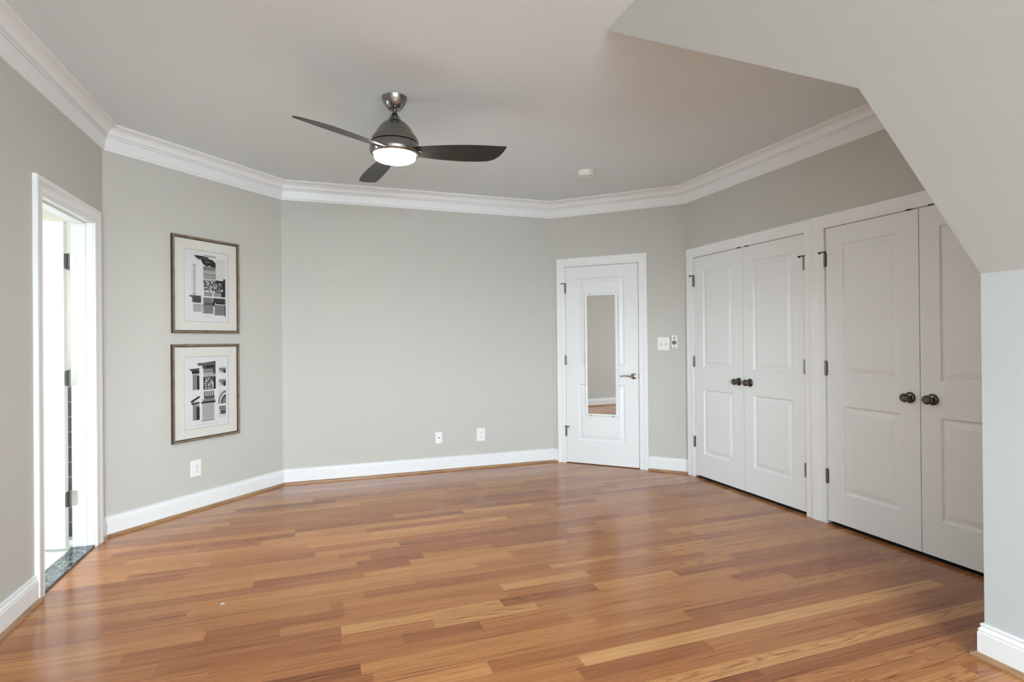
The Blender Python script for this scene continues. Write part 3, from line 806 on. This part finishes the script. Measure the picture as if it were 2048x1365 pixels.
def framed_print(s, zc, label, draw):
    W, Hh = .571, .737
    e = put(empty('framed_print', (0, 0, 0), 0, label, 'framed picture', 'architecture prints on the angled wall'), A, B, s, zc)
    fw = .022
    m = MB()
    prof = [(0, 0), (0, -.020), (.003, -.024), (.008, -.0255), (.016, -.022), (fw, -.014), (fw, 0)]
    st = [(-1, -1), (1, -1), (1, 1), (-1, 1)]
    vs = []
    for sx_, sz_ in st:
        vs += [(sx_ * (W / 2 - d), y, sz_ * (Hh / 2 - d)) for d, y in prof]
    n = len(prof); fs = []; 
    for k in range(4):
        for i in range(n):
            j = (i + 1) % n; kk = (k + 1) % 4
            fs.append((k * n + i, k * n + j, kk * n + j, kk * n + i))
    m.add(vs, fs)
    for f_i in range(len(m.f)):
        if f_i % n in (0, 1, 4, 5): m.m[f_i] = 1
    m.build('picture_frame', [M['frame'], M['frame_edge']], e)
    iw, ih = W / 2 - fw, Hh / 2 - fw
    pw, ph = .378, .555                              # visible print
    px, pz = .000, -.004
    m = MB()
    for a in ((-iw, px - pw / 2, -ih, ih), (px + pw / 2, iw, -ih, ih), (px - pw / 2, px + pw / 2, -ih, pz - ph / 2), (px - pw / 2, px + pw / 2, pz + ph / 2, ih)):
        m.box(a[0], a[1], -.010, -.0075, a[2], a[3])
    m.build('mat_board', M['mat_board'], e)
    mb, mats, poly, rect, stripes, leaves = ink_builder(pw, ph)
    border(rect)
    draw(poly, rect, stripes, leaves)
    p = mb.build('print_sheet', mats, e, fix=False); p.location = (px, -.0058, pz)
    return e

def draw_upper(poly, rect, stripes, leaves):
    rect(.19, .20, .26, .63, 3); rect(.16, .26, .18, .58, 4); stripes(.19, .22, .26, .60, 5, 3, 4)
    rect(.70, .09, .93, .42, 4); rect(.78, .22, .93, .42, 4)                  # pale sky
    poly([(.22, .075), (.52, .075), (.54, .10), (.50, .115), (.28, .115), (.24, .095)], 0)
    rect(.44, .055, .72, .085, 3); rect(.30, .10, .56, .13, 1)
    poly([(.36, .12), (.62, .11), (.70, .15), (.71, .23), (.66, .255), (.60, .245), (.58, .20), (.50, .215), (.42, .19)], 0)
    poly([(.44, .14), (.56, .13), (.60, .16), (.50, .18)], 1)
    rect(.42, .215, .70, .27, 2); rect(.42, .27, .71, .345, 3)
    stripes(.42, .325, .71, .395, 6, 4, 1, True); rect(.42, .395, .71, .43, 3)
    rect(.70, .40, .93, .74, 0); rect(.88, .37, .93, .42, 0); rect(.42, .42, .70, .46, 1)
    leaves(.44, .43, .66, .56, 170, 1); leaves(.66, .44, .86, .56, 150, 2)
    stripes(.44, .575, .62, .635, 11, 4, 0); stripes(.66, .575, .84, .635, 11, 4, 0)
    rect(.40, .635, .94, .655, -1)
    stripes(.42, .655, .63, .72, 12, 3, 0); stripes(.64, .655, .92, .72, 10, 1, 0)
    stripes(.42, .72, .63, .76, 4, 0, 2, True); poly([(.63, .70), (.69, .72), (.66, .78), (.63, .76)], 0)
    rect(.39, .76, .64, .88, 2); rect(.67, .75, .90, .90, 2); rect(.90, .75, .93, .91, 1); rect(.39, .78, .43, .88, 3)
    poly([(.10, .635), (.38, .635), (.35, .66), (.14, .66)], 1); stripes(.17, .66, .37, .73, 9, 0, 2)
    poly([(.17, .66), (.20, .74), (.35, .74), (.37, .66)], 1); rect(.19, .75, .37, .86, 3); rect(.19, .735, .37, .75, -1)
    rect(.42, .93, .62, .934, 3); rect(.38, .922, .68, .925, 4)

def draw_lower(poly, rect, stripes, leaves):
    poly([(.28, .10), (.70, .07), (.70, .11), (.64, .125), (.32, .13)], 0); stripes(.30, .09, .70, .12, 5, 0, 2, True)
    rect(.40, .12, .70, .17, 1); poly([(.45, .13), (.68, .12), (.66, .16), (.50, .17)], 0)
    stripes(.42, .17, .70, .24, 6, 3, 1, True); rect(.42, .24, .70, .30, 3); poly([(.62, .16), (.70, .15), (.70, .25), (.65, .25)], 1)
    rect(.42, .29, .70, .47, 0); leaves(.45, .31, .64, .455, 190, 3); rect(.42, .468, .74, .488, -1)
    stripes(.43, .49, .67, .56, 12, 4, 0); poly([(.42, .56), (.68, .56), (.66, .60), (.44, .60)], 1); stripes(.40, .60, .68, .64, 4, 0, 3, True)
    rect(.37, .635, .69, .66, 0); rect(.39, .66, .66, .90, 3); rect(.42, .68, .63, .88, 3); rect(.36, .90, .68, .91, 2)
    poly([(.11, .17), (.34, .16), (.32, .19), (.15, .20)], 1); rect(.17, .19, .33, .24, 0); stripes(.18, .25, .32, .46, 8, 1, 3); rect(.28, .27, .33, .46, 0)
    poly([(.12, .615), (.33, .545), (.34, .57), (.18, .63)], 0); poly([(.14, .63), (.34, .63), (.32, .66), (.17, .67)], 1)
    stripes(.18, .67, .32, .88, 8, 1, 3); rect(.26, .70, .33, .88, 0)
    for (v0, v1) in ((.15, .25), (.32, .44)):
        rect(.76, v0, .94, v1, 4); stripes(.78, v0 + .02, .94, v0 + .06, 4, 0, 3, True); rect(.82, v0 + .05, .94, v1 - .02, 2); rect(.88, v0 + .05, .93, v1, 0)
    rect(.75, .50, .94, .69, 4)
    for k, (r_, ink) in enumerate(((.19, 2), (.155, 4), (.13, 1), (.09, 2))):
        poly([(.94, .69)] + [(.94 - r_ * math.sin(t * math.pi / 2 / 8), .69 - r_ * math.cos(t * math.pi / 2 / 8)) for t in range(9)], ink)
    rect(.75, .71, .94, .88, 4); stripes(.78, .72, .93, .78, 5, 0, 3, True); rect(.80, .78, .93, .84, 1)
    rect(.28, .945, .76, .949, 3); rect(.33, .955, .70, .958, 4)
framed_print(.745, 1.7295, 'upper framed print of a single tall column with potted plants', draw_upper)
framed_print(.740, .9065, 'lower framed print of column with an arch detail, above the outlet', draw_lower)

# ------------------------------------------------------------------ ceiling fan
fan = empty('ceiling_fan', (.458, 3.376, H), 0, 'three-blade brushed nickel ceiling fan with a lit round lamp', 'ceiling fan')
def fz(v): return v - H
m = MB(); m.lathe([(.030, fz(2.664)), (.038, fz(2.666)), (.050, fz(2.680)), (.062, fz(2.700)), (.071, fz(2.720)), (.0755, fz(2.7362))], 40)
m.build('canopy', M['brushed'], fan, smooth=40)
m = MB(); m.lathe([(.0135, fz(2.625)), (.0135, fz(2.675))], 24); m.build('downrod', M['brushed'], fan, smooth=40)
m = MB(); m.lathe([(.041, fz(2.592)), (.040, fz(2.600)), (.034, fz(2.612)), (.024, fz(2.628)), (.017, fz(2.640)), (.014, fz(2.643))], 32); m.build('coupling_cover', M['brushed'], fan, smooth=40)
m = MB(); m.lathe([(.134, fz(2.461)), (.1405, fz(2.463)), (.1385, fz(2.478)), (.132, fz(2.494)), (.122, fz(2.508)), (.112, fz(2.520)), (.107, fz(2.531)), (.1055, fz(2.533)), (.098, fz(2.546)), (.086, fz(2.562)), (.071, fz(2.578)), (.054, fz(2.591)), (.042, fz(2.598)), (.036, fz(2.600))], 56)
m.build('motor_housing', M['brushed'], fan, smooth=25)
m = MB(); m.lathe([(.125, fz(2.392)), (.133, fz(2.391)), (.142, fz(2.398)), (.1475, fz(2.411)), (.147, fz(2.428)), (.1435, fz(2.446)), (.1405, fz(2.457)), (.130, fz(2.459))], 56)
m.build('light_housing', M['brushed'], fan, smooth=25)
m = MB(); m.lathe([(.130, fz(2.4585)), (.130, fz(2.4615))], 40); m.build('housing_gap', M['dark'], fan, smooth=40)
m = MB(); m.lathe([(.122, fz(2.3925)), (.122, fz(2.380)), (.118, fz(2.371)), (.105, fz(2.364)), (.075, fz(2.358)), (.040, fz(2.355)), (.008, fz(2.354))][::-1], 48)
tag(m.build('lamp_lens', M['lens'], fan, smooth=60), 'glowing frosted lamp lens')
BZ = 2.419
def make_blade(ang):
    # blade along local +x, chord along y; counter-clockwise edge (+y) hangs lower
    N_ = 28; r0, r1 = .128, .668; tilt = math.radians(-15)
    def edges(t):
        # lead (-y) edge and trail (+y) edge offsets
        lead = -(.046 + .021 * math.sin(math.pi * t * .88))
        w = .062 + .042 * math.sin(min(1.0, t / .60) * math.pi / 2)
        if t > .60:
            k = ((t - .60) / .40) ** 1.9; k = k * k; w = .104 * (1 - k) + (lead + .012) * k
        return lead, w
    mb = MB(); vs = []; fs = []
    for i in range(N_ + 1):
        t = i / N_; x = r0 + (r1 - r0) * t; a, b = edges(t)
        for j in range(7):
            y = a + (b - a) * j / 6
            th_ = .0032 * (1 - abs(j / 3 - 1) ** 3)
            for sgn in (1, -1):
                zz = sgn * (th_ + .0006) + .004 * (1 - (j / 3 - 1) ** 2)
                vs.append((x, y * math.cos(tilt) - zz * math.sin(tilt), y * math.sin(tilt) + zz * math.cos(tilt)))
    def id_(i, j, s): return (i * 7 + j) * 2 + s
    for i in range(N_):
        for j in range(6):
            fs.append((id_(i, j, 0), id_(i + 1, j, 0), id_(i + 1, j + 1, 0), id_(i, j + 1, 0)))
            fs.append((id_(i, j, 1), id_(i, j + 1, 1), id_(i + 1, j + 1, 1), id_(i + 1, j, 1)))
        fs.append((id_(i, 0, 0), id_(i, 0, 1), id_(i + 1, 0, 1), id_(i + 1, 0, 0)))
        fs.append((id_(i, 6, 0), id_(i + 1, 6, 0), id_(i + 1, 6, 1), id_(i, 6, 1)))
    for j in range(6):
        fs.append((id_(0, j, 0), id_(0, j + 1, 0), id_(0, j + 1, 1), id_(0, j, 1)))
        fs.append((id_(N_, j, 0), id_(N_, j, 1), id_(N_, j + 1, 1), id_(N_, j + 1, 0)))
    mb.add(vs, fs)
    b = mb.build('fan_blade', M['blade'], fan, smooth=45)
    b.location = (0, 0, fz(BZ)); b.rotation_euler = (0, math.radians(1.9), math.radians(ang))
    k = MB(); k.tube([(.095, 0, .0), (.135, 0, -.002), (.165, 0, -.006)], [.016, .012, .006], 12)
    k.build('blade_bracket', M['brushed'], b, smooth=40)
for ang in (-22, 98, 218): make_blade(ang)

# ------------------------------------------------------------------ smoke detector
sd = empty('smoke_detector', (2.2146, 4.3342, H), 0, 'small round white smoke detector on the ceiling near the mirrored door', 'smoke detector')
m = MB(); m.lathe([(.070, -.010), (.070, 0)], 40); m.build('mounting_base', M['plastic'], sd, smooth=40)
m = MB(); m.lathe([(.066, -.0101), (.066, -.024), (.060, -.033), (.046, -.038), (.020, -.039), (.010, -.0385)], 40); m.build('detector_cover', M['plastic'], sd, smooth=40)
m = MB(); m.lathe([(.008, -.0385), (.007, -.041)], 16, (.028, -.028, .001)); m.build('test_button', M['dial'], sd)

# ------------------------------------------------------------------ scrap on the floor
r_ = random.Random(3); m = MB()
pts_ = [(.011 * math.cos(t) * r_.uniform(.6, 1.1), .006 * math.sin(t) * r_.uniform(.6, 1.2)) for t in [i * 6.283 / 11 for i in range(11)]]
m.prism(pts_, 0.0002, .003)
o = m.build('paper_scrap', M['paper']); o.location = (-.437, 3.072, 0); o.rotation_euler = (0, 0, .3)
tag(o, 'tiny white paper scrap lying on the oak floor', 'scrap')
